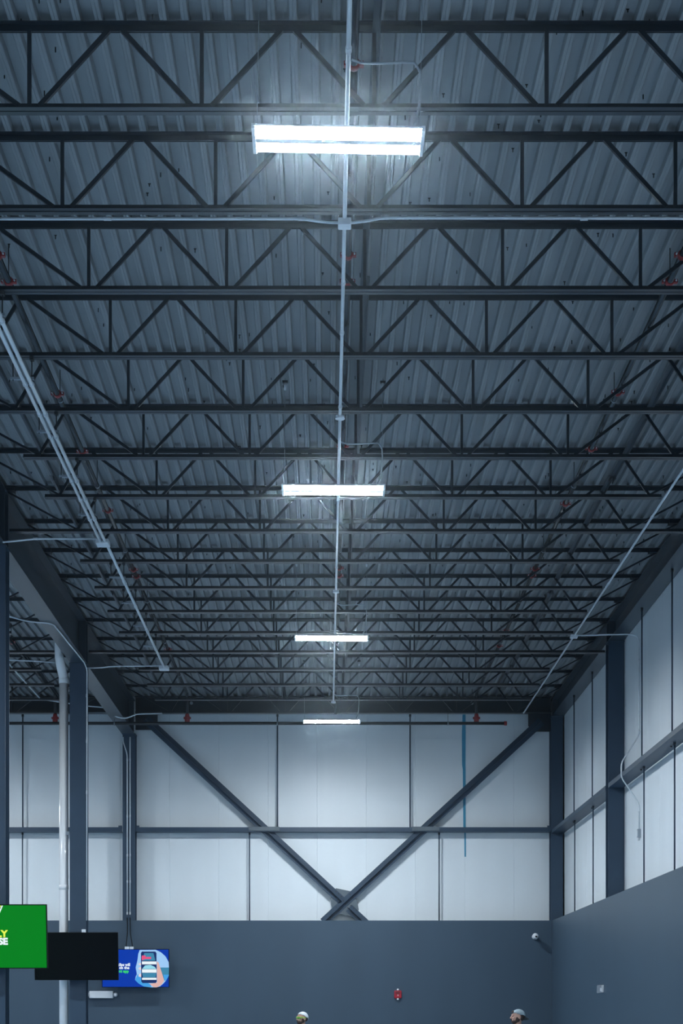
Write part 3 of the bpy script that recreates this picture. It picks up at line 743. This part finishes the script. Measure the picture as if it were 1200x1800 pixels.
def person(x, y, top, rz, label, shirt, cap, glasses):
    t = thing('person', (x, y, 0), label, 'person', 'people at the bottom of the photo')
    S = top/1.69; t.rotation_euler = (0, 0, rz); t.scale = (S, S, S)
    b = MB()
    # torso, pelvis, neck
    b.ell((0, 0, .98), (.165, .115, .14)); b.ell((0, .005, 1.12), (.15, .105, .16)); b.ell((0, .005, 1.27), (.175, .115, .16))
    b.capsule((-.15, .01, 1.375), (.15, .01, 1.375), .06, .06); b.capsule((0, .02, 1.36), (0, -.002, 1.5), .062, .054)
    # head facing -y
    b.ell((0, .012, 1.59), (.075, .094, .098), 24, 16); b.ell((0, -.028, 1.535), (.058, .062, .075), 20, 14); b.ell((0, -.062, 1.487), (.028, .024, .02))
    b.ell((0, -.075, 1.605), (.052, .02, .018)); b.capsule((0, -.088, 1.59), (0, -.107, 1.556), .009, .014, 8)
    b.ell((0, -.088, 1.522), (.026, .011, .009))
    for s in (-1, 1):
        b.ell((s*.077, .014, 1.567), (.011, .02, .031)); b.ell((s*.04, -.066, 1.56), (.024, .02, .022))
        b.capsule((s*.2, .01, 1.36), (s*.25, .03, 1.09), .052, .042); b.capsule((s*.25, .03, 1.09), (s*.24, -.07, .86), .041, .028)
        # hand: palm, four fingers, thumb
        b.capsule((s*.24, -.075, .85), (s*.237, -.09, .79), .03, .032)
        for k, (dy, ln) in enumerate(((-.028, .075), (-.009, .085), (.010, .08), (.029, .062))):
            p0 = Vector((s*.237, -.092+dy, .775)); p1 = p0+Vector((0, -.006, -ln*.5)); p2 = p1+Vector((-s*.018, -.004, -ln*.45))
            b.capsule(p0, p1, .0098, .009, 8); b.capsule(p1, p2, .009, .008, 8)
        b.capsule((s*.235, -.115, .825), (s*.225, -.14, .79), .012, .011, 8); b.capsule((s*.225, -.14, .79), (s*.22, -.15, .765), .011, .009, 8)
        b.capsule((s*.09, 0, .92), (s*.1, -.005, .5), .085, .055); b.capsule((s*.1, -.005, .5), (s*.105, .02, .1), .056, .036)
        b.capsule((s*.105, .02, .05), (s*.115, -.14, .04), .04, .036)
    remesh(b, 'body', M['skin'], t, .0075)
    # clothes
    c = MB(); c.ell((0, 0, .95), (.178, .128, .12)); c.ell((0, .005, 1.12), (.162, .117, .17)); c.ell((0, .005, 1.27), (.187, .127, .165))
    c.capsule((-.15, .01, 1.375), (.15, .01, 1.375), .07, .07)
    for s in (-1, 1): c.capsule((s*.19, .01, 1.365), (s*.235, .025, 1.17), .066, .06)
    remesh(c, 'shirt', M[shirt], t, .014)
    c = MB(); c.ell((0, 0, .93), (.175, .125, .11))
    for s in (-1, 1):
        c.capsule((s*.09, 0, .88), (s*.1, -.005, .5), .098, .07); c.capsule((s*.1, -.005, .5), (s*.105, .02, .11), .07, .056)
    remesh(c, 'trousers', M['trouser'], t, .014)
    for s in (-1, 1):
        c = MB(); c.capsule((s*.105, .035, .052), (s*.117, -.16, .047), .05, .044); c.box((s*.11-.045, -.2, 0), (s*.11+.045, .08, .02)); remesh(c, 'shoe', M['shoe'], t, .012)
    # face
    for s in (-1, 1): inst('eye', MB().ell((s*.032, -.082, 1.583), (.011, .007, .007), 10, 6).mesh('eye', M['eye']), t)
    bd = MB(); bd.ell((0, -.04, 1.503), (.06, .06, .04), 20, 12); bd.ell((0, -.1, 1.532), (.03, .012, .008))
    for s in (-1, 1): bd.ell((s*.06, -.01, 1.535), (.016, .035, .045), 12, 10)
    remesh(bd, 'beard', M['hair'], t, .007)
    hr = MB(); hr.ell((0, .045, 1.58), (.079, .07, .075), 20, 14); remesh(hr, 'hair', M['hair'], t, .009)
    # backward cap
    cm = M['cap_w'] if cap == 'w' else M['cap_g']
    def keep(p):
        lim = 1.618-(p.y-.0)*(.5 if cap == 'w' else .28)                       # lower at the back
        if p.z < lim: return False
        if cap == 'g' and p.y < -.075 and abs(p.x) < .04 and p.z < 1.655: return False
        return True
    shell((0, .014, 1.587), (.09, .112, .106), keep, 'cap_crown', cm, t)
    bm_ = MB(); vs = []; n = 10
    for r0 in (0, 1):
        for k in range(n+1):
            a = PI*(k/n)*.8+PI*.1
            vs.append((math.cos(a)*.082*(1-.12*r0), .06+math.sin(a)*(.055+.062*r0), 1.58-.035*r0-.02*abs(math.cos(a))**2))
    fs = [(k, k+1, n+2+k, n+1+k) for k in range(n)]
    m2 = len(vs); vs2 = vs+[(p[0], p[1], p[2]-.006) for p in vs]
    fs = fs+[tuple(i+m2 for i in reversed(f)) for f in fs]
    for k in range(n): fs += [(k, k+m2, k+1+m2, k+1), (n+1+k, n+2+k, n+2+k+m2, n+1+k+m2)]
    fs += [(0, n+1, n+1+m2, m2), (n, n+m2, 2*n+1+m2, 2*n+1)]
    if cap == 'g': bm_.add(vs2, fs); inst('cap_brim', bm_.mesh('cap_brim', M['cap_gd']), t)
    if cap == 'g':
        st = MB(); st.tube([(math.sin(a)*.086, .014-math.cos(a)*.108, 1.641) for a in [(-.55+1.1*k/8) for k in range(9)]], .007, 6); inst('cap_strap', st.mesh('cap_strap', M['cap_gd']), t)
        hp = MB(); hp.ell((0, -.07, 1.65), (.036, .022, .02), 12, 8); inst('forehead_hair', hp.mesh('forehead_hair', M['hair']), t)
    if glasses:
        g = MB(); pts = [(math.sin(a)*.085, -.005-math.cos(a)*.1, 1.59) for a in [(-1.25+2.5*k/14) for k in range(15)]]
        g.tube(pts, .0075, 8)
        for s in (-1, 1): g.tube([(s*.081, -.036, 1.59), (s*.086, .03, 1.582)], .006, 6)
        gl = inst('glasses', g.mesh('glasses', M['lime']), t)
        for s in (-1, 1):
            ln = MB(); pl = [(math.sin(a)*.083, -.006-math.cos(a)*.1) for a in [s*(.15+.75*k/6) for k in range(7)]]
            ln.prism([(p[0], p[1], 1.586) for p in pl]+[(p[0]*.98, p[1], 1.562+.012*abs(k-3)/3) for k, p in reversed(list(enumerate(pl)))], (0, .003, 0))
            inst('glasses_lens', ln.mesh('glasses_lens', M['shade']), gl)
        lo = MB(); lo.tube([(p[0]*.97, p[1], 1.563+.02*(abs(k-7)/7)**2) for k, p in enumerate(pts)][2:13], .004, 6)
        inst('lower_rim', lo.mesh('lower_rim', M['lime']), gl)
    return t
person((530.5-VX)*30/F, 30.0, 1.644, math.radians(-58), 'bearded person in a white cap and lime green glasses looking down left', 'shirt1', 'w', True)
person((909.5-VX)*26/F, 26.0, 1.677, math.radians(-84), 'bearded person in a grey backward cap facing left near the corner', 'shirt2', 'g', False)
